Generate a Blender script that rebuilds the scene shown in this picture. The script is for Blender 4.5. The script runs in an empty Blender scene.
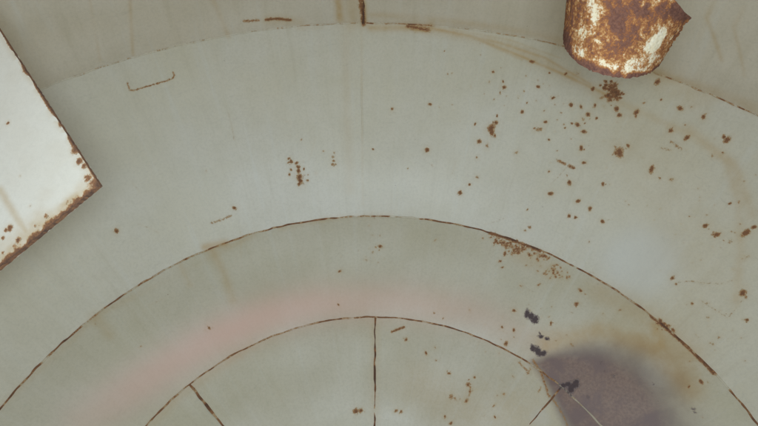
import bpy, math, random
import numpy as np
from mathutils import Vector, Matrix

rng = np.random.default_rng(7)
random.seed(7)
scene = bpy.context.scene
col = scene.collection

# ------------------------------------------------------------------ camera
R = 1.2                                    # tank radius, metres
TILT, ROLL = math.radians(49.29), 0.0152
AX, AY, H0 = 0.0021, 0.2092, 0.7787           # tank axis seen from the camera, height over the upper seam
K1, K2, K3 = 0.9195, 0.4512, 0.3015           # slopes of the dished bottom's three courses
R1, R2 = 0.6939, 0.495                      # radii of the two lower seams
F, W, H, CX, CY = 640.0, 758.0, 426.0, 379.0, 213.0
z_apex = -(H0 + K1*(1-R1) + K2*(R1-R2) + K3*R2)*R
CAM = np.array([-AX*R, -AY*R, -z_apex])    # world: axis at x=y=0, lowest point z=0
ZA = 0.0
Z2 = K3*R2*R
Z1 = Z2 + K2*(R1-R2)*R
Z0 = Z1 + K1*(1-R1)*R
ZTOP = 2.02
fwd = np.array([0, math.cos(TILT), -math.sin(TILT)])
rgt = np.array([1.0, 0, 0]); upv = np.cross(rgt, fwd)
c, s = math.cos(ROLL), math.sin(ROLL)
# image right / image up axes including roll
cr = c*rgt + s*upv
cu = -s*rgt + c*upv
cam = bpy.data.cameras.new('camera'); camo = bpy.data.objects.new('camera', cam); col.objects.link(camo)
cam.sensor_width = 36.0; cam.lens = F/W*36.0; cam.clip_start = 0.01; cam.clip_end = 60
m = Matrix([[cr[0], cu[0], -fwd[0], CAM[0]], [cr[1], cu[1], -fwd[1], CAM[1]], [cr[2], cu[2], -fwd[2], CAM[2]], [0, 0, 0, 1]])
camo.matrix_world = m
scene.camera = camo

# ------------------------------------------------------------------ light
world = bpy.data.worlds.new('World'); scene.world = world; world.use_nodes = True
bg = world.node_tree.nodes['Background']
bg.inputs[0].default_value = (1.0, 0.97, 0.90, 1); bg.inputs[1].default_value = 0.30
lamp = bpy.data.lights.new('hatch_light', 'AREA'); lamp.shape = 'DISK'; lamp.size = 0.22
lamp.energy = 13.6; lamp.color = (0.70, 0.855, 1.0)
lo = bpy.data.objects.new('hatch_light', lamp); col.objects.link(lo)
lo.location = Vector(CAM) + Vector((0.02, -0.03, 0.02))
lo.rotation_euler = (Vector((0.0, 0.75, 0.35)) - lo.location).to_track_quat('-Z', 'Y').to_euler()
vs = scene.view_settings
vs.view_transform = 'Standard'; vs.look = 'None'; vs.exposure = 0.07; vs.gamma = 1.0

# ------------------------------------------------------------------ pixel -> tank surface (photograph 758 x 426)
def ray(px, py):
    d = fwd + cr*((px-CX)/F) - cu*((py-CY)/F)
    return d/np.linalg.norm(d)
def at_depth(px, py, d):
    return CAM + (fwd + cr*((px-CX)/F) - cu*((py-CY)/F))*d
def prof_z(r):
    if r <= R2*R: return K3*r
    if r <= R1*R: return Z2 + K2*(r-R2*R)
    return Z1 + K1*(r-R1*R)
def S(px, py):
    d = ray(px, py); lo_, hi_ = 0.2, 4.0
    def g(t):
        p = CAM + d*t; r = math.hypot(p[0], p[1])
        if r >= R: return -1 if p[2] > Z0 else -1
        return p[2]-prof_z(r)
    t = 0.3
    while g(t) > 0: t += 0.02
    a, b = t-0.02, t
    for _ in range(30):
        mid = (a+b)/2
        if g(mid) > 0: a = mid
        else: b = mid
    return CAM + d*a
def theta_of(p): return math.atan2(p[0], p[1])
def pxm(p): return float(np.dot(p-CAM, fwd))/F      # metres per photo pixel at a point

# ------------------------------------------------------------------ materials
def new_mat(name):
    mt = bpy.data.materials.new(name); mt.use_nodes = True
    nt = mt.node_tree; nt.nodes.clear()
    return mt, nt
class NT:
    def __init__(s, nt): s.nt = nt
    def n(s, t, **kw):
        nd = s.nt.nodes.new(t)
        for k, v in kw.items(): setattr(nd, k, v)
        return nd
    def l(s, a, b): s.nt.links.new(a, b)
    def noise(s, co, scale, detail=4, rough=0.55, dist=0.0):
        n = s.n('ShaderNodeTexNoise'); n.inputs['Scale'].default_value = scale; n.inputs['Detail'].default_value = detail
        n.inputs['Roughness'].default_value = rough; n.inputs['Distortion'].default_value = dist
        s.l(co, n.inputs['Vector']); return n.outputs['Fac']
    def math(s, op, a, b=None, clamp=False):
        n = s.n('ShaderNodeMath', operation=op, use_clamp=clamp)
        for i, v in enumerate((a, b)):
            if v is None: continue
            if isinstance(v, (int, float)): n.inputs[i].default_value = v
            else: s.l(v, n.inputs[i])
        return n.outputs[0]
    def ramp(s, v, a, b, lo=0.0, hi=1.0):
        n = s.n('ShaderNodeMapRange', interpolation_type='SMOOTHSTEP')
        for k, x in (('From Min', a), ('From Max', b), ('To Min', lo), ('To Max', hi)): n.inputs[k].default_value = x
        s.l(v, n.inputs['Value']); return n.outputs[0]
    def mix(s, f, a, b, blend='MIX'):
        n = s.n('ShaderNodeMix', data_type='RGBA', blend_type=blend)
        if isinstance(f, (int, float)): n.inputs[0].default_value = f
        else: s.l(f, n.inputs[0])
        for i, v in ((6, a), (7, b)):
            if isinstance(v, tuple): n.inputs[i].default_value = (*v, 1)
            else: s.l(v, n.inputs[i])
        return n.outputs[2]

def painted_steel(name, base, base2, rough=0.42, mottle=1.0, runs=True):
    mt, nt = new_mat(name); g = NT(nt)
    out = g.n('ShaderNodeOutputMaterial'); p = g.n('ShaderNodeBsdfPrincipled'); g.l(p.outputs[0], out.inputs[0])
    co = g.n('ShaderNodeTexCoord').outputs['Object']
    A = g.n('ShaderNodeAttribute', attribute_name='wear'); sA = g.n('ShaderNodeSeparateColor'); g.l(A.outputs['Color'], sA.inputs[0])
    B = g.n('ShaderNodeAttribute', attribute_name='tint'); sB = g.n('ShaderNodeSeparateColor'); g.l(B.outputs['Color'], sB.inputs[0])
    rust, ochre, resid = sA.outputs[0], sA.outputs[1], sA.outputs[2]
    pink, violet, pale = sB.outputs[0], sB.outputs[1], sB.outputs[2]
    # paint: slow mottling, fine speckle
    n1 = g.noise(co, 2.3, 5, 0.6); n2 = g.noise(co, 16, 5, 0.65, 0.3); n3 = g.noise(co, 170, 3, 0.6); n4 = g.noise(co, 430, 3, 0.7); n5 = g.noise(co, 170, 3, 0.55, 0.8)
    cpaint = g.mix(g.ramp(n1, 0.35, 0.65), base, base2)
    cpaint = g.mix(g.ramp(n2, 0.3, 0.75, 0.0, 0.30*mottle), cpaint, tuple(x*f for x, f in zip(base, (0.82, 0.82, 0.76))))
    cpaint = g.mix(g.ramp(n3, 0.40, 0.72, 0.0, 0.24*mottle), cpaint, tuple(x*0.7 for x in base))
    cpaint = g.mix(g.ramp(n4, 0.35, 0.7, 0.0, 0.10), cpaint, tuple(x*0.6 for x in base))
    if runs:                                               # faint downhill runs and scuffs
        sx = g.n('ShaderNodeSeparateXYZ'); g.l(co, sx.inputs[0])
        th = g.math('ARCTAN2', sx.outputs[0], sx.outputs[1])
        cb = g.n('ShaderNodeCombineXYZ'); g.l(g.math('MULTIPLY', th, 34.0), cb.inputs[0]); g.l(g.math('MULTIPLY', sx.outputs[2], 2.2), cb.inputs[1])
        st = g.noise(cb.outputs[0], 1.0, 5, 0.7)
        cpaint = g.mix(g.ramp(st, 0.50, 0.78, 0.0, 0.30), cpaint, (0.40, 0.34, 0.22))
        cpaint = g.mix(g.ramp(st, 0.48, 0.25, 0.0, 0.22), cpaint, (0.60, 0.60, 0.56))
        cb2 = g.n('ShaderNodeCombineXYZ'); g.l(g.math('MULTIPLY', th, 9.0), cb2.inputs[0]); g.l(g.math('MULTIPLY', sx.outputs[2], 60.0), cb2.inputs[1])
        sc = g.noise(cb2.outputs[0], 1.6, 6, 0.75, 1.2)
        cpaint = g.mix(g.ramp(sc, 0.58, 0.72, 0.0, 0.24), cpaint, (0.30, 0.27, 0.21))
    # tiny dark pin specks
    vor = g.n('ShaderNodeTexVoronoi'); vor.inputs['Scale'].default_value = 26; g.l(co, vor.inputs['Vector'])
    sp = g.math('MULTIPLY', g.ramp(vor.outputs['Distance'], 0.045, 0.015), g.ramp(g.noise(co, 4.0, 2), 0.50, 0.62))
    sp = g.math('MULTIPLY', sp, 0.55*mottle)
    cpaint = g.mix(sp, cpaint, (0.12, 0.075, 0.05))
    # tints, including the reflections painted in as pink and pale
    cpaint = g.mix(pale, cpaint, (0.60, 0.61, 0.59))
    on = g.math('MULTIPLY', ochre, g.ramp(n2, 0.2, 0.7, 0.45, 1.0))
    cpaint = g.mix(on, cpaint, (0.43, 0.265, 0.085))
    cpaint = g.mix(g.math('MULTIPLY', pink, g.ramp(n2, 0.2, 0.8, 0.9, 1.0)), cpaint, (0.68, 0.385, 0.30))
    rr = g.math('ADD', resid, g.math('MULTIPLY', g.math('SUBTRACT', n2, 0.5), 0.25))
    rr = g.math('MULTIPLY', g.ramp(rr, 0.05, 0.95), g.ramp(resid, 0.0, 0.12))
    rcol = g.mix(g.ramp(n3, 0.3, 0.7), (0.178, 0.104, 0.080), (0.250, 0.155, 0.115))
    rcol = g.mix(g.ramp(n2, 0.4, 0.65), rcol, (0.165, 0.100, 0.090))
    rcol = g.mix(g.ramp(g.noise(co, 45, 6, 0.75, 1.0), 0.5, 0.75, 0.0, 0.35), rcol, (0.31, 0.225, 0.17))
    rim = g.math('MULTIPLY', g.ramp(resid, 0.25, 0.55), g.ramp(resid, 1.0, 0.6))
    rcol = g.mix(g.math('MULTIPLY', rim, 0.55), rcol, (0.135, 0.082, 0.068))
    cpaint = g.mix(g.math('MULTIPLY', rr, 0.95), cpaint, rcol)
    # rust: field broken up by fine noise
    f = g.math('ADD', rust, g.math('MULTIPLY', g.math('SUBTRACT', n5, 0.5), 0.75))
    f = g.math('ADD', f, g.math('MULTIPLY', g.math('SUBTRACT', n4, 0.5), 0.5))
    f = g.math('MULTIPLY', f, g.ramp(rust, 0.0, 0.12))
    edge = g.ramp(f, 0.30, 0.46); core = g.ramp(f, 0.44, 0.58)
    crust = g.mix(g.ramp(n4, 0.35, 0.65), (0.150, 0.064, 0.032), (0.27, 0.118, 0.048))
    crust = g.mix(g.ramp(n3, 0.55, 0.75), crust, (0.38, 0.180, 0.065))
    crust = g.mix(g.ramp(f, 0.70, 0.98), crust, g.mix(g.ramp(n4, 0.4, 0.6), (0.065, 0.030, 0.020), (0.12, 0.055, 0.032)))
    crust = g.mix(violet, crust, (0.066, 0.050, 0.056))
    cedge = g.mix(violet, (0.45, 0.255, 0.110), (0.20, 0.17, 0.18))
    cc = g.mix(g.math('MULTIPLY', edge, 0.75), cpaint, cedge)
    cc = g.mix(g.math('MULTIPLY', core, 0.95), cc, crust)
    g.l(cc, p.inputs['Base Color'])
    ro = g.math('ADD', g.ramp(n1, 0.2, 0.8, rough-0.02, rough+0.03), g.math('MULTIPLY', edge, 0.4), True)
    ro = g.math('ADD', ro, g.math('MULTIPLY', rr, 0.08), True)
    g.l(ro, p.inputs['Roughness'])
    p.inputs['Specular IOR Level'].default_value = 0.46
    g.l(g.math('MULTIPLY', g.math('SUBTRACT', 1.0, edge), 0.075), p.inputs['Coat Weight']); p.inputs['Coat Roughness'].default_value = 0.27
    # relief: hammered paint, blistered rust
    hgt = g.math('ADD', g.math('MULTIPLY', n2, 0.00006), g.math('MULTIPLY', n3, 0.00006))
    hgt = g.math('ADD', hgt, g.math('MULTIPLY', g.math('MULTIPLY', edge, g.math('ADD', n4, 0.3)), 0.0009))
    b = g.n('ShaderNodeBump'); b.inputs['Strength'].default_value = 0.7; b.inputs['Distance'].default_value = 1.0
    g.l(hgt, b.inputs['Height']); g.l(b.outputs[0], p.inputs['Normal'])
    return mt
M_paint = painted_steel('grey_green_paint', (0.560, 0.500, 0.365), (0.580, 0.530, 0.425), 0.50)
M_floor = painted_steel('darker_olive_floor', (0.505, 0.450, 0.315), (0.535, 0.482, 0.372), 0.46)  # slightly darker, more olive tone for the lower ring and floor
M_shell = painted_steel('grey_shell_paint', (0.575, 0.495, 0.370), (0.595, 0.525, 0.415), 0.55)
M_white = painted_steel('white_paint', (0.70, 0.64, 0.535), (0.73, 0.675, 0.575), 0.45, 0.5, False)

def heavy_rust(name):
    mt, nt = new_mat(name); g = NT(nt)
    out = g.n('ShaderNodeOutputMaterial'); p = g.n('ShaderNodeBsdfPrincipled'); g.l(p.outputs[0], out.inputs[0])
    co = g.n('ShaderNodeTexCoord').outputs['Object']
    A = g.n('ShaderNodeAttribute', attribute_name='wear'); sA = g.n('ShaderNodeSeparateColor'); g.l(A.outputs['Color'], sA.inputs[0])
    base = sA.outputs[0]
    n1 = g.noise(co, 28, 4, 0.6); n2 = g.noise(co, 85, 5, 0.65, 0.5); n3 = g.noise(co, 290, 5, 0.75); n4 = g.noise(co, 1100, 2, 0.6)
    f = g.math('ADD', base, g.math('MULTIPLY', g.math('SUBTRACT', n2, 0.5), 1.1))
    f = g.math('ADD', f, g.math('MULTIPLY', g.math('SUBTRACT', n3, 0.5), 1.4))
    f = g.math('ADD', f, g.math('MULTIPLY', g.math('SUBTRACT', n1, 0.5), 0.5))
    white = g.mix(g.ramp(n2, 0.3, 0.7), (0.60, 0.49, 0.31), (0.68, 0.60, 0.46))
    cc = g.mix(g.ramp(f, 0.16, 0.40), white, (0.48, 0.235, 0.085))
    cc = g.mix(g.ramp(f, 0.38, 0.56), cc, (0.30, 0.112, 0.040))
    dark = g.mix(g.ramp(n3, 0.35, 0.65), (0.090, 0.040, 0.030), (0.175, 0.078, 0.048))
    cc = g.mix(g.ramp(f, 0.54, 0.72), cc, dark)
    g.l(cc, p.inputs['Base Color']); p.inputs['Roughness'].default_value = 0.9
    p.inputs['Specular IOR Level'].default_value = 0.1
    hgt = g.math('ADD', g.math('MULTIPLY', g.ramp(f, 0.2, 0.7), 0.0008), g.math('MULTIPLY', n3, 0.0007))
    b = g.n('ShaderNodeBump'); b.inputs['Strength'].default_value = 0.8; b.inputs['Distance'].default_value = 1.0
    g.l(hgt, b.inputs['Height']); g.l(b.outputs[0], p.inputs['Normal'])
    return mt
M_rust = heavy_rust('flaking_rust')

# ------------------------------------------------------------------ wear features and painted reflections, placed on the tank surface
# spots: photo x, y, radius (px) [, strength, violet]
spots = [(430,104,1.4),(392,109,1.6),(493,72,1.4),(503,82,1.0),(504,87.5,2.0),(500,93,1.2),(497,116,1.1),(496,123,2.4),(491,128,3.2),(492,132,2.8),
 (475,124,1.4),(479,141.5,2.0),(487,145.5,2.2,.55),(477,157.5,1.2),(477,177.5,1.9,.65),(469.5,184.5,1.3),(460,193,1.9),(427,150,2.3),(432,165.5,1.0,.5),(408,168.5,.8),(516,152,1.4),
 (301.5,140,.8),(532,62,2.0),(549.5,73,1.2),(566,74,1.5),(578,73.5,2.0,.5),(538,87,1.4),(524,91.5,1.3,.5),(553,98,1.6),(571,105,1.8),(581,107,1.5),(595,105.5,1.8),(604,106.5,1.2,.5),
 (522,112,1.6),(544,111,1.1,.5),(545.5,122,1.6),(588,114.5,2.0),(583,119.5,2.2,.55),(596.5,118.5,1.3),(577.5,124.8,2.0),(572,123.5,1.2),(539,129,2.5,.65),(565,128,1.2),
 (616.5,109,2.3),(619.5,115.5,2.2),(636.5,112.5,2.4),(593,89,1.9),(657.5,82,3.2),(661,100,1.1),(644,103,1.5,.5),(680,108.5,2.0),(691.5,107,1.5,.5),(703.5,117,2.3),(685,125,1.0),
 (584,132,2.0),(581,148,2.2),(549,139.5,1.0),(619,152.5,4.0),(616,153.5,2.4),(627.5,146.5,1.7),(604,141,1.2,.5),(584,163,1.5),(549,171.5,1.3),(567,175.5,1.4,.55),(569.5,182.5,2.4),(550.5,193.5,2.2),
 (603,184,1.6),(610,184.5,1.1,.5),(671,131,2.6),(687,138,2.2),(727,140,3.2),(724,137,1.8),(722.5,153,2.0,.45),(712,156,1.5,.5),(651.5,169.5,2.9),(671.5,179.8,2.0),(698.5,188.5,1.3,.5),
 (705.5,226,2.5),(716.5,234.5,2.5),(730,203.5,1.5),(739,202,1.9,.5),(746,233,4.0),(754,227,1.8),(730.5,241.5,2.1,.55),(747,257.5,1.8,.5),(733,269.5,1.2,.6),
 (672.5,278,2.0),(676,284,1.4),(743,293,2.8),(692,303.5,1.6),(707.5,303.5,1.3,.5),(747,320,1.6),(708,317.5,1.6,.5),(720,311,1.2,.5),
 (578,201,1.8),(590,208.5,1.7),(569,216,1.7),(575.5,217.5,1.4),(602.5,221.5,2.0),(589,241.5,1.4,.5),(628.5,204.5,1.3,.5),(527.5,209.5,1.0),(530,227.5,1.6,.6),(525,230.5,1.3,.6),
 (234.5,207.8,1.7),(116.5,231,2.0),(206,171,1.0,.6),(291,162,2.1),(289,159,1.5),(296.5,163.5,1.6),(298,167,2.2),(298.5,171,2.4),(299.5,177,2.8),(300,180.5,2.6),(299,184,1.6),(291,170,1.3),(289.5,174.5,1.3),(304,169,1.1),(308,175,.8),(316,173,1.2,.45),
 (333,157,1.5,.6),(333.5,161,1.7,.7),(333,165,1.9,.7),(334,153,.9),(323.5,151.5,.9),(373,149.5,.9),(380,246.5,1.9),(376,247.5,1.2,.6),(366.5,259.5,1.5,.6),(339.5,271,1.5),(380,236,1.2,.5),(372.5,235.5,1.1,.5),(373,252,1.2,.5),(378,262.5,1,.4),(435.5,240.5,1.4,.65),(369,226,.7),
 (209,328,1.8),(141,346.5,1.2,.6),(206,330.5,1.1,.6),(95,323,1.5,.45),(338.5,304.5,1.2),(434,313,1.3,.6),(443,318.5,1.2,.55),(469.5,310,1.1,.6),
 (392,383,0),(406,339.5,1.7),(426,353,1.5),(435,347.5,1.4,.5),(436.5,360,1.6,.45),(449,373,1.6),(451,396.5,2.2),(455,398,2.0),(460,399,1.2),(468,384,1.9),(470,391,1.7),(466.5,400.5,1.6),(474.5,377,1.3),(356,411,3.0),(361,410.5,2.0),(396,411,1.6),(401,412,1.4),(445,416.5,1.6),(451,423,1.7),(495,417,1.4),(497,396,1.2),(504,394.5,1.5),(494,405.5,1.4),
 (513,376.5,1.2,.6),(490.5,300.5,0),(576.5,304,2.0),(580.5,290.5,1.7),(551,323,1.6),(514,310.5,1.5),(513.8,330,1.5),(502,327,1.1),(506,343.5,2.0),(514,337,1,.5),(572,313,1.3,.5),(566.5,335,1.4,.6),(572,345,1.8,.6),(556,340.5,1.4,.6),(620,310,1.5,.6),(603,313.5,1.3,.6),
 (500,261,1.4),(502.5,267,1.3),(507.5,265.5,0),(539,284.5,1.7,.6),(521.5,285.5,1.6,.5),(690,361,1.5,.5),(701,381.5,2.0),(689,386.5,1.4),(745,360.5,1.5,.5),(712.5,344,1.6,.5),(719,337,1.5,.5)]
# violet-black deposits
dark = [(527,313.5,3.2),(531,316,3.4),(535,319,3.2),(533,348,3.0),(538,351,3.4),(543,353,3.0),(541,336,2.2),(547,338,1.7),(540,333,1.4),
 (563,385.5,2.6),(568,384,3.0),(573,386,4.0),(571,389,3.2),(576,382,3.2),(612.5,376,2.0),(614,377,1.8),(604.5,371.5,1.4),(653.5,385,2.4),(656,388,1.8),(601,363,1.2),(640,391,1.7),(646,396,1.6),(652,393,1.5),(657,402,1.4),(693,409,2.0),(695,412,1.6),(588,397,1.6)]
# short rust strokes: polyline, radius px, strength
strokes = [([(652,314),(668,324),(684,337),(700,353),(714,374)],1.25,.72),([(490,233),(505,239),(520,244),(540,252)],1.6,.68),([(408,26.5),(428,30)],2.2,.7),
 ([(127.5,83),(129.5,90),(134,90.5),(145,87),(158,83.5),(172,79),(174.5,76),(173,72.5)],.85,.62),
 ([(212,222.5),(222,219.5),(231,216)],1.3,.55),([(244,21.5),(258,20.5)],1.6,.62),([(266,19.8),(277,18.8),(290,20)],1.7,.75),
 ([(558,160.5),(565,164)],1.5,.62),([(569,166),(574,168)],1.5,.7),([(662,148.5),(671,150.5)],1.3,.62),([(671,142),(681,149)],1.4,.65),
 ([(677,282),(690,281),(703,283),(720,284),(733,280)],.9,.45),([(700,300),(728,318),(742,300)],.9,.40),([(392,331.5),(404,327)],1.2,.75),
 ([(470,384),(470.5,391),(467,400)],1.2,.6),([(361,0),(362.5,12),(363.5,24)],2.4,.8),([(549,395),(560,409),(568,426)],1.2,.55),
 ([(533,360),(541,372),(549,396)],1.3,.58),([(519,362),(529,373)],1.3,.55),([(527,374),(530,369)],1.1,.5),([(537,395),(541,387)],1.1,.5),
 ([(365,256),(372,262)],.7,.4)]
# clustered speckle: centre, spread px, count, radius range
def cluster(pts, spread, n, r0, r1, st=.7):
    o = []
    for i in range(n):
        a, b = pts[rng.integers(len(pts)-1)], None
        k = rng.integers(len(pts)-1); t = rng.random()
        x = pts[k][0]*(1-t)+pts[k+1][0]*t + rng.normal(0, spread); y = pts[k][1]*(1-t)+pts[k+1][1]*t + rng.normal(0, spread*.7)
        o.append((x, y, rng.uniform(r0, r1), st*rng.uniform(.7, 1.1)))
    return o
spots += cluster([(610,84),(617,96)], 3.4, 70, 1.2, 2.6, .9) + cluster([(605,97),(618,98)], 3.0, 16, .9, 2.2, .8)
spots += cluster([(490,238),(512,248),(524,250)], 4.8, 80, .9, 2.0, .8) + cluster([(534,262),(558,274),(556,270)], 5.0, 44, .8, 1.8, .72)
spots += cluster([(535,255),(550,258)], 3.0, 12, 1, 2, .75)
spots += cluster([(655,320),(672,330)], 2.2, 12, 1.0, 2.4, .85)
spots += cluster([(452,60),(560,120),(700,180),(720,260)], 30, 110, .4, .9, .75)
spots += cluster([(690,300),(740,340)], 16, 24, .5, 1.0, .5) + cluster([(500,300),(560,330)], 16, 26, .5, 1.0, .5)
spots += cluster([(470,360),(500,420)], 14, 18, .5, 1.1, .55) + cluster([(345,245),(390,265)], 9, 14, .4, .8, .45)
spots += cluster([(620,370),(660,410)], 16, 16, .5, 1.2, .45)
# soft ochre runs and washes: polyline, half width px, amount
for _ in range(30):                                        # faint scratches
    x0, y0 = rng.uniform(120, 720), rng.uniform(110, 400); a0 = rng.normal(.2, .7); L0 = rng.uniform(6, 30)
    strokes.append(([(x0, y0), (x0+L0*.5*math.cos(a0), y0+L0*.5*math.sin(a0)+rng.normal(0, 1)), (x0+L0*math.cos(a0), y0+L0*math.sin(a0))], .55, rng.uniform(.28, .42)))
washes = [([(425,27),(470,36),(520,56),(560,73),(605,94)],1.4,.50),([(440,30),(500,43),(545,58),(590,84)],1.2,.36),([(430,29),(485,39),(530,54),(600,93)],6,.24),([(450,29),(510,40),(560,58)],1.0,.18),([(432,30),(480,41),(522,60)],1.0,.2),([(605,95),(640,112),(690,135),(725,160),(738,200),(741,250),(736,300)],4.0,.17),
 ([(690,130),(735,165),(752,215)],5.0,.22),([(346,26),(347,110),(350,190)],5.0,.10),([(361.5,28),(362,120),(363,205)],1.2,.10),([(370,28),(430,27)],4.0,.45),([(416,29),(428,31)],3.0,.6),
 ([(560,44),(660,74),(757,112)],4.0,.18),([(600,292),(650,320),(690,350)],14,.20),([(655,325),(660,345)],5,.5),([(640,345),(675,350),(690,365)],14,.18),
 ([(520,255),(556,272)],9,.18),([(545,343),(600,332),(650,345),(690,390)],12,.42),([(212,250),(225,275),(232,300)],4.5,.20),([(180,265),(190,285)],3.5,.14),([(95,318),(110,335)],6,.16),
 ([(205,247),(225,243)],4,.45),([(420,385),(470,410),(530,415)],28,.16),([(640,150),(690,240),(690,300)],50,.10),([(375,320),(375,426)],5,.18),([(230,340),(330,300),(430,310)],22,.08),
 ([(250,345),(180,395),(150,426)],5,.16),([(0,406),(100,313),(253,235)],4,.16),([(530,365),(560,390),(600,424)],6,.10),([(280,228),(340,217),(390,215)],3,.15),([(640,70),(700,100)],12,.15)]
wall_washes = [([(130,0),(133,55)],2.0,.22),([(5,0),(2,22)],4,.35),([(213,0),(228,36)],3.0,.16),([(338,0),(340,20)],4.0,.50),([(352,0),(352,24)],7,.22),([(363,0),(365,24)],3,.5),
 ([(372,15),(470,24),(560,40)],4,.22),([(700,0),(722,60)],2.4,.24),([(727,0),(745,75)],2.2,.18),([(270,20),(300,22)],6,.16),([(90,0),(100,60)],2,.12),([(655,72),(758,106)],5,.16),([(300,28),(420,22)],3,.10)]
def S_wall(px, py):
    d = ray(px, py)
    a = d[0]**2+d[1]**2; b = 2*(CAM[0]*d[0]+CAM[1]*d[1]); cc = CAM[0]**2+CAM[1]**2-R*R
    t = (-b+math.sqrt(b*b-4*a*cc))/(2*a)
    return CAM+d*t
def SS(px, py):
    p = S_wall(px, py)
    return p if p[2] > Z0 else S(px, py)

def seg_dist(P, a, b):
    ab = b-a; L = float(ab@ab)
    t = np.clip(((P-a)@ab)/max(L, 1e-12), 0, 1)
    q = P-a-t[:, None]*ab
    return np.sqrt((q*q).sum(1)), t
def near(P, pts, rad):
    pts = np.array(pts)
    lo_ = pts.min(0)-rad; hi_ = pts.max(0)+rad
    return np.nonzero(((P >= lo_) & (P <= hi_)).all(1))[0]

# convert all features to metres on the surface once
F_spots = []
for t in spots:
    if t[2] <= 0: continue
    p = SS(t[0], t[1]); F_spots.append((p, t[2]*pxm(p)*0.92, t[3] if len(t) > 3 else .9, 0.0))
    if t[2] > 1.5:                                         # pits beside the larger blisters
        for _ in range(rng.integers(1, 4)):
            q = p+rng.normal(0, 1.3, 3)*t[2]*pxm(p)*np.array([1, 1, .5]); F_spots.append((q, t[2]*pxm(p)*rng.uniform(.25, .55), .75, 0.0))
for t in dark:
    p = SS(t[0], t[1]); F_spots.append((p, t[2]*pxm(p)*1.05, .95 if t[0] < 580 else .55, .9))
F_strokes = []
for pl, r, st in strokes:
    q = [SS(*a) for a in pl]
    if pl[0] in ((652,314), (490,233)):                    # rust that follows the weld itself
        q = [np.array([p[0], p[1], 0])*(R1*R-.002)/math.hypot(p[0], p[1])+np.array([0, 0, Z1-.001]) for p in q]
    F_strokes.append((q, r*pxm(q[0])*1.1, st))
F_wash = []
for pl, r, st in washes+wall_washes:
    q = [SS(*a) for a in pl]; F_wash.append((q, r*pxm(q[0]), min(.8, st*1.6)))
def dense(pl, n=40):
    pl = np.array(pl, float); d = np.r_[0, np.cumsum(np.hypot(*np.diff(pl, axis=0).T))]
    t = np.linspace(0, d[-1], n)
    return np.stack([np.interp(t, d, pl[:, 0]), np.interp(t, d, pl[:, 1])], 1)
F_pink = [([S(*a) for a in dense([(85,418),(150,376),(205,343),(260,317),(320,303),(400,301),(470,311),(515,332),(540,347)], 24)], 21, None)]  # pinkish reflection along the lower ring, painted in as a colour band
pink_amp = np.interp(np.linspace(0, 1, 24), [0, .12, .35, .5, .62, .8, 1], [.28, .52, .66, .56, .42, .34, .14])
# residue patch outline (dried sludge), on the lower right of the dish
res_poly = np.array([S(*a) for a in [(531,362),(545,355),(566,349),(590,346),(612,347),(635,354),(655,366),(672,382),(686,402),(698,430),(702,470),(690,520),(650,560),(600,520),(575,450),(566,424),(556,405),(548,388),(540,373)]])
pale_spots = [(S(640,262), 34, .42), (S(150,150), 80, .07), (S(655,372), 16, .25), (S(560,395), 0, 0), (S(540,418), 9, .3)]  # first entry: soft round reflection painted in as a paler patch

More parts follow.
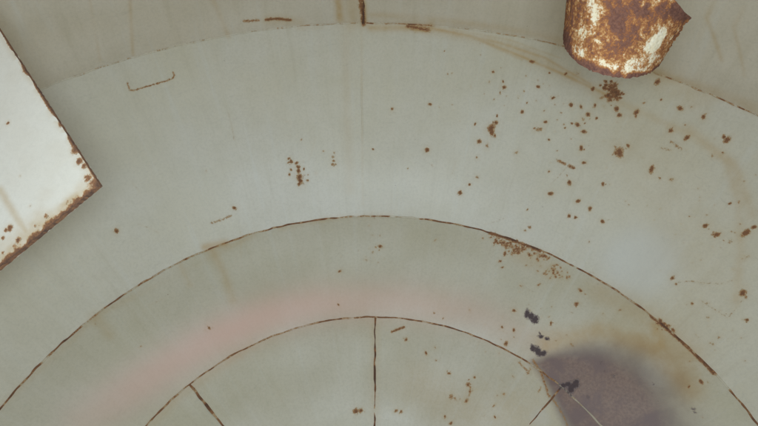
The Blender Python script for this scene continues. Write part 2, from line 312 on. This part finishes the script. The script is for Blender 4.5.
def wear(P):  # wear masks, plus reflections painted in through pink and pale
    n = len(P); rust = np.zeros(n); och = np.zeros(n); rsd = np.zeros(n); pk = np.zeros(n); vio = np.zeros(n); pale = np.zeros(n)
    for p, r, st, v in F_spots:
        i = near(P, [p], 3.2*r)
        if len(i) == 0: continue
        v_ = P[i]-p; hs = np.random.default_rng(int(abs(p[0]*7919+p[1]*104729)*1000) % 99991)
        an = hs.uniform(0, math.pi); k_ = hs.uniform(1.0, 2.0); al = v_[:, 0]*math.cos(an)+v_[:, 1]*math.sin(an)
        d = np.sqrt((v_*v_).sum(1)+(k_*k_-1)*al*al)/math.sqrt(k_)*hs.uniform(.85, 1.15)
        f = st*np.clip(1.0-0.5*d/r, 0, 1)
        up = f > rust[i]
        vio[i] = np.where(up, v, vio[i]); rust[i] = np.maximum(rust[i], f)
        if v == 0: och[i] = np.maximum(och[i], .42*st*np.exp(-(d/(2.0*r))**2))
    for q, r, st in F_strokes:
        i = near(P, q, 3*r)
        if len(i) == 0: continue
        d = np.min([seg_dist(P[i], a, b)[0] for a, b in zip(q[:-1], q[1:])], axis=0)
        rust[i] = np.maximum(rust[i], st*np.clip(1.0-0.5*d/r, 0, 1)); och[i] = np.maximum(och[i], .3*st*np.exp(-(d/(1.8*r))**2))
    for q, r, st in F_wash:
        i = near(P, q, 3*r)
        if len(i) == 0: continue
        d = np.min([seg_dist(P[i], a, b)[0] for a, b in zip(q[:-1], q[1:])], axis=0)
        g = st*np.exp(-(d/r)**2); och[i] = 1-(1-och[i])*(1-g)
    for q, wpx, _ in F_pink:
        w = wpx*pxm(q[8]); i = near(P, q, 3*w)
        if len(i):
            best = np.full(len(i), 9.); amp = np.zeros(len(i))
            for k in range(len(q)-1):
                d, t = seg_dist(P[i], q[k], q[k+1]); u = d < best
                best = np.where(u, d, best); amp = np.where(u, pink_amp[k]*(1-t)+pink_amp[k+1]*t, amp)
            pk[i] = amp*np.exp(-(best/w)**2)
    # residue: signed distance to outline in plan
    i = near(P, res_poly, 0.06)
    if len(i):
        X = P[i][:, :2]; Q = res_poly[:, :2]; ins = np.zeros(len(i), bool); dm = np.full(len(i), 9.)
        for k in range(len(Q)):
            a, b = Q[k], Q[(k+1) % len(Q)]
            cnd = ((a[1] > X[:, 1]) != (b[1] > X[:, 1]))
            xs = (b[0]-a[0])*(X[:, 1]-a[1])/(b[1]-a[1]+1e-12)+a[0]
            ins ^= cnd & (X[:, 0] < xs)
            dm = np.minimum(dm, seg_dist(X, a, b)[0])
        sd = np.where(ins, dm, -dm)
        px_ = pxm(res_poly[3])
        left = np.clip((X[:, 0]-S(560,400)[0])/(120*px_), 0, 1)     # crisp rim on the inner side, soft towards the shell
        soft = (8+34*left)*px_
        rsd[i] = np.clip(0.5+sd/soft*0.5, 0, 1)*(1-.35*np.clip((X[:, 0]-S(600,380)[0])/(110*px_), 0, 1))
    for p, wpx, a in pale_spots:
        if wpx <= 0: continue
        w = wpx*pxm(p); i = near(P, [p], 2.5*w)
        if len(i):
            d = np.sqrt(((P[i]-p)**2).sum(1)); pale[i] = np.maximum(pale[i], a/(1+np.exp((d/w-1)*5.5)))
    return np.stack([rust, och, rsd, np.ones(n)], 1), np.stack([pk, vio, pale, np.ones(n)], 1)

# ------------------------------------------------------------------ mesh helpers
def grid_obj(name, P, mat, parent=None, attrs=None, closed=False):
    """P: (nu, nv, 3) grid -> one quad mesh."""
    nu, nv = P.shape[:2]
    me = bpy.data.meshes.new(name)
    V = P.reshape(-1, 3)
    i = np.arange((nu if closed else nu-1)*(nv-1)); a = i//(nv-1); b = i % (nv-1); a2 = (a+1) % nu
    Q = np.stack([a*nv+b, a2*nv+b, a2*nv+b+1, a*nv+b+1], 1)
    me.vertices.add(len(V)); me.vertices.foreach_set('co', V.astype(np.float32).ravel())
    me.loops.add(len(Q)*4); me.loops.foreach_set('vertex_index', Q.astype(np.int32).ravel())
    me.polygons.add(len(Q)); me.polygons.foreach_set('loop_start', np.arange(0, len(Q)*4, 4, dtype=np.int32))
    me.polygons.foreach_set('loop_total', np.full(len(Q), 4, np.int32))
    me.polygons.foreach_set('use_smooth', np.ones(len(Q), bool))
    me.update(calc_edges=True); me.validate()
    if attrs is not None:
        for nm, dt in zip(('wear', 'tint'), attrs):
            at = me.color_attributes.new(nm, 'FLOAT_COLOR', 'POINT'); at.data.foreach_set('color', dt.astype(np.float32).ravel())
    me.materials.append(mat)
    o = bpy.data.objects.new(name, me); col.objects.link(o)
    if parent is not None: o.parent = parent
    return o
def tag(o, label, cat, group=None):
    o['label'] = label; o['category'] = cat
    if group: o['group'] = group
    return o
def empty(name, loc=(0, 0, 0)):
    o = bpy.data.objects.new(name, None); o.location = loc; col.objects.link(o); o.empty_display_size = .05
    return o

# ------------------------------------------------------------------ the tank
tank = tag(empty('steel_tank'), 'pale grey-green painted dished tank bottom and wall with rusty weld seams', 'tank')
STEP = 0.0021
def pol(th, r, z): return np.stack([r*np.sin(th), r*np.cos(th), z], -1)
VIS = (-1.25, 1.25)
def thetas(t0, t1, r):
    """fine spacing where the photograph looks, coarse behind"""
    out = [t0]; t = t0
    while t < t1-1e-9:
        fine = VIS[0] <= t < VIS[1]
        stp = STEP/r if fine else 0.05
        nt = t+stp
        if t < VIS[0] < nt: nt = VIS[0]
        t = min(nt, t1); out.append(t)
    return np.array(out)
def plate(name, t0, t1, prof):
    """prof: list of (r, z) along the slope"""
    prof = np.array(prof)
    th = thetas(t0, t1, prof[:, 0].mean())
    P = pol(th[:, None], prof[None, :, 0], np.broadcast_to(prof[None, :, 1], (len(th), len(prof))))
    # slight unevenness of rolled plate
    x, y = P[..., 0], P[..., 1]
    u = th[:, None]*1.0; v = np.linspace(0, 1, len(prof))[None, :]
    env = np.sin(np.pi*v)**.7*np.ones_like(u)
    dz = 0.0022*np.sin(7.3*u+3*v+prof[0, 0]*9)+0.0016*np.sin(15.1*u-5*v+1.3)+0.0012*np.sin(4*u+9*v)
    P[..., 2] += env*dz*(prof[0, 1] < Z0-1e-6)
    if prof[0, 1] >= Z0-1e-6: P[..., :2] *= (1+(env*dz)[..., None]*.8)
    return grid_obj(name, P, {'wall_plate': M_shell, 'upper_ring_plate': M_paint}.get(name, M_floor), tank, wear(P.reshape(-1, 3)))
def lin(a, b, step=STEP):
    n = max(2, int(math.hypot(b[0]-a[0], b[1]-a[1])/step)+1); t = np.linspace(0, 1, n)
    return [(a[0]*(1-k)+b[0]*k, a[1]*(1-k)+b[1]*k) for k in t]
TAU = 2*math.pi
tw = theta_of(S_wall(363.5, 20))                       # shell's upright weld
for k in range(4):
    a = tw-TAU/4*(2-k)
    plate('wall_plate', a, a+TAU/4, lin((R, Z0), (R, Z0+0.17))+lin((R, Z0+0.17), (R, ZTOP), 0.06)[1:])
t1j = theta_of(S(362, 110))
for k in range(4):
    a = t1j-TAU/4*(2-k)
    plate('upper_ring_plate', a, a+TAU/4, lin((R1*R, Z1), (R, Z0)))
for k in range(2):
    a = math.radians(-100)+math.pi*k if k == 0 else math.radians(80)
    plate('lower_ring_plate', a, a+math.pi, lin((R2*R, Z2), (R1*R, Z1)))
tf = [theta_of(S(190, 385)), theta_of(S(375, 318)), theta_of(S(562, 386))]
gap = (tf[2]-tf[0])/2
fj = [tf[0], tf[1], tf[2]] + [tf[2]+(TAU-(tf[2]-tf[0]))*k/3 for k in (1, 2)]
for k in range(5):
    a, b = fj[k], (fj[k+1] if k < 4 else fj[0]+TAU)
    if k >= 2 or True:
        plate('floor_plate', a, b, lin((0.02, K3*0.02), (0.30*R, K3*.30*R), 0.03)[:-1]+lin((0.30*R, K3*.30*R), (R2*R, Z2)))
    
# welds: low beads along the joints, rust strength given along the seam
def vnoise(n, per, seed):
    r = np.random.default_rng(seed); k = int(n/per)+4; y = r.random(k)
    x = np.arange(n)/per; i = x.astype(int); f = x-i; f = f*f*(3-2*f)
    return y[i]*(1-f)+y[i+1]*f
def bead(name, C, U, N, w, h, amp, seed, lean=None):
    """C centreline (n,3); U across; N normal; w half width"""
    n = len(C)
    ww = w*(0.75+0.5*vnoise(n, 6, seed)); hh = h*(0.7+0.6*vnoise(n, 4, seed+1))
    prof = [(-1, -.35), (-.7, .45), (-.25, .95), (.25, .95), (.7, .45), (1, -.35)]
    wob = (vnoise(n, 9, seed+2)-.5)*w*.9
    P = np.stack([C+U*(a*ww+wob)[:, None]+N*(b*hh)[:, None] for a, b in prof], 1)
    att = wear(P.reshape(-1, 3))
    rn = 0.55*vnoise(n, 5, seed+3)+0.45*vnoise(n, 17, seed+4)
    r = np.clip(amp*(0.28+1.35*rn), 0, 1.1)
    prof_r = np.array([.55, .9, 1, 1, .9, .55])
    rr = (r[:, None]*prof_r[None]).ravel()
    att[0][:, 0] = np.maximum(att[0][:, 0], rr)
    att[0][:, 1] = np.maximum(att[0][:, 1], np.repeat(np.clip(amp, 0, 1)*.55, 6))
    att[0][:, 0] *= 1-.2*np.clip(att[0][:, 2]*1.4, 0, 1)
    att[0][:, 2] *= .35
    return grid_obj(name, P, M_paint, tank, att)
def circ_bead(r, z, slope_n, amp_pts, w, h, seed, t0=-math.pi, t1=math.pi, gain=0.72):
    th = np.arange(t0, t1+1e-9, 0.002/r)
    C = pol(th, r+0*th, z+0*th); rad = pol(th, 1+0*th, 0*th)
    N = np.array([0, 0, 1])*slope_n[1]+rad*slope_n[0]; U = rad*slope_n[1]-np.array([0, 0, 1])*slope_n[0]
    tt = [theta_of(S(*p[:2])) for p in amp_pts]; aa = [p[2]*gain for p in amp_pts]
    o = np.argsort(tt); amp = np.interp(th, np.array(tt)[o], np.array(aa)[o])
    return bead('weld_seam', C, U, N, w, h, amp, seed)
circ_bead(R, Z0, (-.75, .66), [(60,86,.25),(110,68,.42),(200,46,.40),(240,38,.35),(255,36,.55),(300,31,.55),(352,29,.6),(366,29,.9),(380,29,.5),(402,29,.6),(410,30,.95),(426,33,.95),(432,34,.4),(480,38,.45),(505,42,.6),(560,52,.6),(640,78,.5),(668,88,.75),(690,97,.5),(712,105,.8),(725,110,.7),(740,114,.75),(756,120,.6)], .0026, .0018, 11, gain=.62)
circ_bead(R1*R, Z1, (-.57, .82), [(0,406,.85),(25,378,1.0),(33,370,1.1),(50,356,.75),(80,328,.9),(100,313,.75),(140,284,.8),(155,275,.55),(200,253,.7),(213,248,1.0),(226,243,.95),(240,239,.6),(260,233,.75),(275,229,1.1),(286,227,1.0),(305,222,.7),(336,217,.85),(350,216,.65),(388,215,.75),(393,215,.15),(400,216,.6),(405,217,.3),(418,218,.25),(422,219,.75),(460,224,.9),(485,231,.85),(500,237,1.1),(530,248,1.1),(545,254,.95),(568,264,.8),(576,268,.35),(580,269,.95),(592,276,.9),(600,281,.55),(640,303,.8),(665,322,1.0),(690,343,1.0),(712,370,.95),(716,378,.2),(724,388,.15),(728,396,.85),(747,424,.9)], .0026, .0020, 23)
circ_bead(R2*R, Z2, (-.42, .91), [(147,426,.85),(170,401,.75),(200,376,.65),(253,346,.75),(280,335,.6),(320,323,.7),(375,317,.85),(420,321,.8),(460,330,.9),(493,344,1.05),(515,356,1.0),(540,370,.9),(552,380,.95),(565,391,.8),(580,403,.45),(590,412,.05),(605,424,.1)], .0023, .0018, 37)
# upright weld of the shell, weld of the upper ring, radial welds of the floor
def line_bead(pts, U, N, w, h, amp, seed):
    n = len(pts); return bead('weld_seam', pts, np.broadcast_to(U, (n, 3)), np.broadcast_to(N, (n, 3)), w, h, amp, seed)
zz = np.arange(Z0, ZTOP, 0.002); ce = pol(np.full_like(zz, tw), np.full_like(zz, R-.0003), zz)
line_bead(ce, [math.cos(tw), -math.sin(tw), 0], [-math.sin(tw), -math.cos(tw), 0], .0034, .003, np.interp(zz, [Z0, Z0+.05, Z0+.3], [1.15, 1.0, .5]), 51)
rr_ = np.arange(R1*R, R, 0.002); ce = pol(np.full_like(rr_, t1j), rr_, Z1+K1*(rr_-R1*R))
line_bead(ce, [math.cos(t1j), -math.sin(t1j), 0], np.array([-math.sin(t1j)*K1, -math.cos(t1j)*K1, 1])/math.hypot(1, K1), .0020, .0003, 0*rr_, 57)
for k, t in enumerate(fj):
    rr_ = np.arange(R2*R, .03, -0.002); ce = pol(np.full_like(rr_, t), rr_, K3*rr_)
    am = [.85, 1.0, .95, .7, .7][k]
    line_bead(ce, [math.cos(t), -math.sin(t), 0], np.array([-math.sin(t)*K3, -math.cos(t)*K3, 1])/math.hypot(1, K3), .0028, .0020, am*(0.75+.35*vnoise(len(rr_), 12, 70+k)), 61+3*k)

# ------------------------------------------------------------------ white baffle plate
DPL = 0.80
C0 = at_depth(100.5, 185, DPL)
def plate_basis(al, be):
    n = -fwd*math.cos(al)*math.cos(be)+cu*math.sin(al)+cr*math.sin(be)*math.cos(al)
    n = n/np.linalg.norm(n)
    def hit(px, py):
        d = ray(px, py); t = ((C0-CAM)@n)/(d@n); return CAM+d*t
    e1 = hit(0, 268)-C0; e2 = hit(0, 32)-C0
    return n, e1/np.linalg.norm(e1), e2/np.linalg.norm(e2)
best = min(((abs(plate_basis(math.radians(14), b)[1]@plate_basis(math.radians(14), b)[2]), b) for b in np.radians(np.arange(-40, 41, 1.0))), key=lambda t: t[0]+.02*abs(t[1]))
pn, e1, e2 = plate_basis(math.radians(14), best[1])
e2 = e2-e1*(e1@e2); e2 /= np.linalg.norm(e2)
def spaced(L, fine=0.26, st=0.0011):
    return np.r_[np.arange(0, min(fine, L), st), np.arange(fine, L+.01, 0.02)] if L > fine else np.arange(0, L, st)
baffle = tag(empty('baffle_plate', tuple(C0)), 'flat white painted steel plate with a square rust-edged corner', 'plate')
LA, LB, TH = 0.42, 0.46, 0.006
ua, ub = spaced(LA), spaced(LB)
UA, UB = np.meshgrid(ua, ub, indexing='ij')
# the far side of the plate follows the shell it is welded to
b0 = C0[None, :2]+ua[:, None]*e1[None, :2]; qa = float(e2[:2]@e2[:2]); qb = 2*(b0@e2[:2]); qc = (b0*b0).sum(1)-(R-.001)**2
reach = (-qb+np.sqrt(qb*qb-4*qa*qc))/(2*qa)
UB = np.where(UB > .26, .26+(UB-.26)/(ub[-1]-.26)*(reach[:, None]-.26), UB)
def pn2(x, y, seed):                        # smooth value noise in 2D for ragged outlines
    r = np.random.default_rng(seed).random((256, 256)); i = np.floor(x).astype(int); j = np.floor(y).astype(int)
    fx = x-i; fy = y-j; fx = fx*fx*(3-2*fx); fy = fy*fy*(3-2*fy)
    q = lambda a, b: r[a % 256, b % 256]
    return (q(i, j)*(1-fx)+q(i+1, j)*fx)*(1-fy)+(q(i, j+1)*(1-fx)+q(i+1, j+1)*fx)*fy
nz1 = pn2(UA*150, UB*150, 1); nz2 = pn2(UA*420, UB*420, 2); nz3 = pn2(UA*45, UB*45, 3)
bw = 0.0062*(.30+1.2*nz1)+.006*nz3*nz2                                # rust band along the lower edge (e1, where ub is small)
low = np.clip(1.05-0.62*UB/bw, 0, 1.1)
sd_ = 0.0036*np.clip(2.6*pn2(UB*60, UB*0+3.3, 5)-.85, .12, 2)*np.interp(ub, [0, .02, .05, .2, .5], [3.2, 1.6, 1.2, 1.0, .8])[None, :]
side = np.clip(1.05-0.6*UA/sd_, 0, 1.0)
crn = np.clip(1.1-0.55*np.hypot(UA, UB)/.013, 0, 1)
rust = np.maximum(np.maximum(low, side), crn)
Pw = C0+UA[..., None]*e1+UB[..., None]*e2
och = .95*np.exp(-(UB/(.016+.016*nz3))**2)*(.5+.5*nz1)+.10*nz3+.4*np.exp(-(UA/.006)**2)*(nz1 > .35)
for (px, py, r, st) in [(8,123,2.0,.8),(10,228,3.2,.9),(6,230,2.2,.8),(18,240,3,.85),(75,150,3.8,.95),(79,161,3.4,.95),(84,166,2.5,.9),(61,124,3.0,.9),(48,97,3.6,.95),(53,104,3,.9),(72,143,2.4,.9),(38,86,2.2,.85),(22,58,2.4,.9),(18,52,1.8,.9),(30,206,1.3,.5),(3,238,2,.8),(46,216,2.5,.7),(88,178,4,.8),(20,176,1.1,.5),(3,253,2,.7),(14,246,2,.6),(35,226,1.6,.6)]:
    d_ = ray(px, py); q = CAM+d_*(((C0-CAM)@pn)/(d_@pn)); a_, b_ = (q-C0)@e1, (q-C0)@e2; rm = r*DPL/F*1.02
    dd = np.hypot(UA-a_, UB-b_); rust = np.maximum(rust, st*np.clip(1-.5*dd/rm, 0, 1)); och = np.maximum(och, .35*np.exp(-(dd/(2.2*rm))**2))
def pl_wash(pts, r, st):
    global och
    q2 = []
    for px, py in pts:
        d_ = ray(px, py); q = CAM+d_*(((C0-CAM)@pn)/(d_@pn)); q2.append(((q-C0)@e1, (q-C0)@e2))
    X = np.stack([UA.ravel(), UB.ravel()], 1); dd = np.min([seg_dist(X, np.array(a), np.array(b))[0] for a, b in zip(q2[:-1], q2[1:])], axis=0).reshape(UA.shape)
    och = np.maximum(och, st*np.exp(-(dd/(r*DPL/F*1.02))**2))
pl_wash([(0,190),(12,210),(26,232)], 4.5, .6); pl_wash([(0,50),(6,46)], 3, .35); pl_wash([(0,262),(50,222),(95,186)], 13, .30); pl_wash([(0,120),(60,190)], 40, .06)
fl = np.ones(UA.size)
at1 = np.stack([rust.ravel(), och.ravel(), 0*fl, fl], 1); at2 = np.stack([0*fl, 0*fl, 0*fl, fl], 1)
def loc(o, origin):
    pass
# cut edge is slightly eaten by rust
eat_a = 0.0012*pn2(ub*260, ub*0+.5, 8); eat_b = 0.0012*pn2(ua*260, ua*0+.5, 9)
Pw = Pw+np.where((UA == 0)[..., None], 1, 0)*eat_a[None, :, None]*e1+np.where((UB == 0)[..., None], 1, 0)*eat_b[:, None, None]*e2
fr = grid_obj('face', Pw-C0, M_white, baffle, (at1, at2))
def strip(name, edge, mat, par):
    P = np.stack([edge, edge-pn*TH*.35, edge-pn*TH], 1); n = P.shape[0]*3
    on = np.ones(n); r = .55+.5*pn2(np.arange(n)*.13, on*.4, 12)
    return grid_obj(name, P-C0, mat, par, (np.stack([r, .6*on, 0*on, on], 1), np.stack([0*on, .12*on, 0*on, on], 1)))
strip('cut_edge', Pw[:, 0], M_white, baffle); strip('cut_edge', Pw[0, ::-1], M_white, baffle)
strip('cut_edge', Pw[::-1, -1], M_white, baffle); strip('cut_edge', Pw[-1], M_white, baffle)
bk = Pw[::12, ::12]-pn*TH
grid_obj('back_face', np.stack([np.stack([Pw[0, 0], Pw[0, -1]]), np.stack([Pw[-1, 0], Pw[-1, -1]])])-pn*TH-C0, M_white, baffle,
         (np.tile([.2, .2, 0, 1.], (4, 1)), np.tile([0, 0, 0, 1.], (4, 1))))

# ------------------------------------------------------------------ rusty curved deflector
D0 = 0.80
cen = at_depth(618, 20, D0)
defl = tag(empty('deflector_plate', tuple(cen)), 'short curved steel deflector covered in flaking brown rust with white paint remnants', 'deflector')
ph = np.radians(np.linspace(-118, 76, 170)); vv = np.linspace(0, 1, 170)
PH, VV = np.meshgrid(ph, vv, indexing='ij')
sn, cs = np.sin(PH), np.cos(PH)
# lower rim / upper rim in photo pixels, with depth from the curl radius
xb = 613+50*sn; yb = 49+30*cs+ 9*sn*(PH > 0)-1.0*sn; 
f_ = np.clip((PH-math.radians(-118))/math.radians(194), 0, 1)
yb = 47+31*np.cos(PH-.25)
xt = 634+57*sn; yt = np.interp(np.degrees(PH), [-118, -60, 0, 40, 62, 76], [-120, -95, -45, -4, 12, 18.5])
X_ = xb*(1-VV)+xt*VV; Y_ = yb*(1-VV)+yt*VV
rb, rt = 0.064, 0.070
Dp = (D0+0.03-rb*cs)*(1-VV)+(D0-0.01-rt*cs)*VV
# bent spike at the upper right corner, chewed rims
tip = np.exp(-((VV-1)/.10)**2-((PH-ph[-1])/.14)**2)
X_ = X_+1.6*tip; Y_ = Y_-.6*tip
rag = (pn2(PH*26, VV*0+.3, 21)-.5)*2.2; Y_ = Y_+rag*np.exp(-VV/.03)
rag2 = (pn2(VV*22, PH*0+.7, 22)-.5)*2.4; X_ = X_+rag2*np.exp((PH-ph[-1])/.06)
P3 = CAM+(fwd+cr*((X_[..., None]-CX)/F)-cu*((Y_[..., None]-CY)/F))*Dp[..., None]
# flake relief in the metal itself
gu = np.gradient(P3, axis=0); gv = np.gradient(P3, axis=1); Nn = np.cross(gu, gv); Nn /= np.linalg.norm(Nn, axis=2, keepdims=True)
if (Nn[100, 60]@(CAM-P3[100, 60])) < 0: Nn = -Nn
P3 = P3+Nn*((pn2(PH*30, VV*40, 31)-.5)*.0009+(pn2(PH*75, VV*90, 32)-.5)*.0006)[..., None]
rf = 0.55+(pn2(PH*11, VV*13, 45)-.5)*.35
def blob(px, py, sx, sy, a, ang=0):
    dx, dy = X_-px, Y_-py; ca, sa = math.cos(ang), math.sin(ang)
    return a*np.exp(-((dx*ca+dy*sa)/sx)**2-((-dx*sa+dy*ca)/sy)**2)
rf += -blob(656,42,12,5,.70,-.75)-blob(636,62,18,6,.38,-.2)-blob(592,25,6,17,.30,.35)-blob(580,52,8,8,.28)-blob(605,66,20,6,.28,.35)-blob(590,2,8,8,.28)-blob(645,72,12,3,.2)
rf += blob(622,30,16,26,.22,.1)+blob(680,12,12,8,.45,.6)+blob(567,35,5,20,.22)-blob(612,40,60,40,.03)+blob(640,8,20,8,.12)-blob(660,30,18,10,.15)
rf += (.25+.6*pn2(PH*9, VV*3, 44))*np.exp(-(VV/.045)**2)
on = np.ones(rf.size)
aR = (np.stack([rf.ravel(), 0*on, 0*on, on], 1), np.stack([0*on, 0*on, 0*on, on], 1))
front = grid_obj('outer_face', P3-cen, M_rust, defl, aR)
TK = 0.0045
Pi = P3-Nn*TK
grid_obj('inner_face', Pi[::4, ::4]-cen, M_rust, defl, (np.tile([.75, 0, 0, 1.], (Pi[::4, ::4].shape[0]*Pi[::4, ::4].shape[1], 1)), np.tile([0, 0, 0, 1.], (Pi[::4, ::4].shape[0]*Pi[::4, ::4].shape[1], 1))))
for a_, b_ in ((P3[:, 0], Pi[:, 0]), (P3[:, -1], Pi[:, -1]), (P3[0], Pi[0]), (P3[-1], Pi[-1])):
    Q = np.stack([a_, (a_+b_)/2, b_], 1); k = Q.shape[0]*3
    grid_obj('cut_rim', Q-cen, M_rust, defl, (np.tile([.62, 0, 0, 1.], (k, 1)), np.tile([0, 0, 0, 1.], (k, 1))))

# flat hanger bar behind the deflector, rising out of view to the tank top
hb = at_depth(640, 14, D0+0.035)
for_bar = []
ex, ey = np.array([.016, 0, 0]), np.array([0, .003, 0])
ring_ = [hb-ex-ey, hb+ex-ey, hb+ex+ey, hb-ex+ey]
zs_ = np.linspace(hb[2]-.012, ZTOP, 40)
PB = np.stack([np.stack([np.array([q[0], q[1], z]) for z in zs_]) for q in ring_])
grid_obj('hanger_bar', PB-cen, M_rust, defl, (np.tile([.6, 0, 0, 1.], (PB.shape[0]*PB.shape[1], 1)), np.tile([0, 0, 0, 1.], (PB.shape[0]*PB.shape[1], 1))), closed=True)
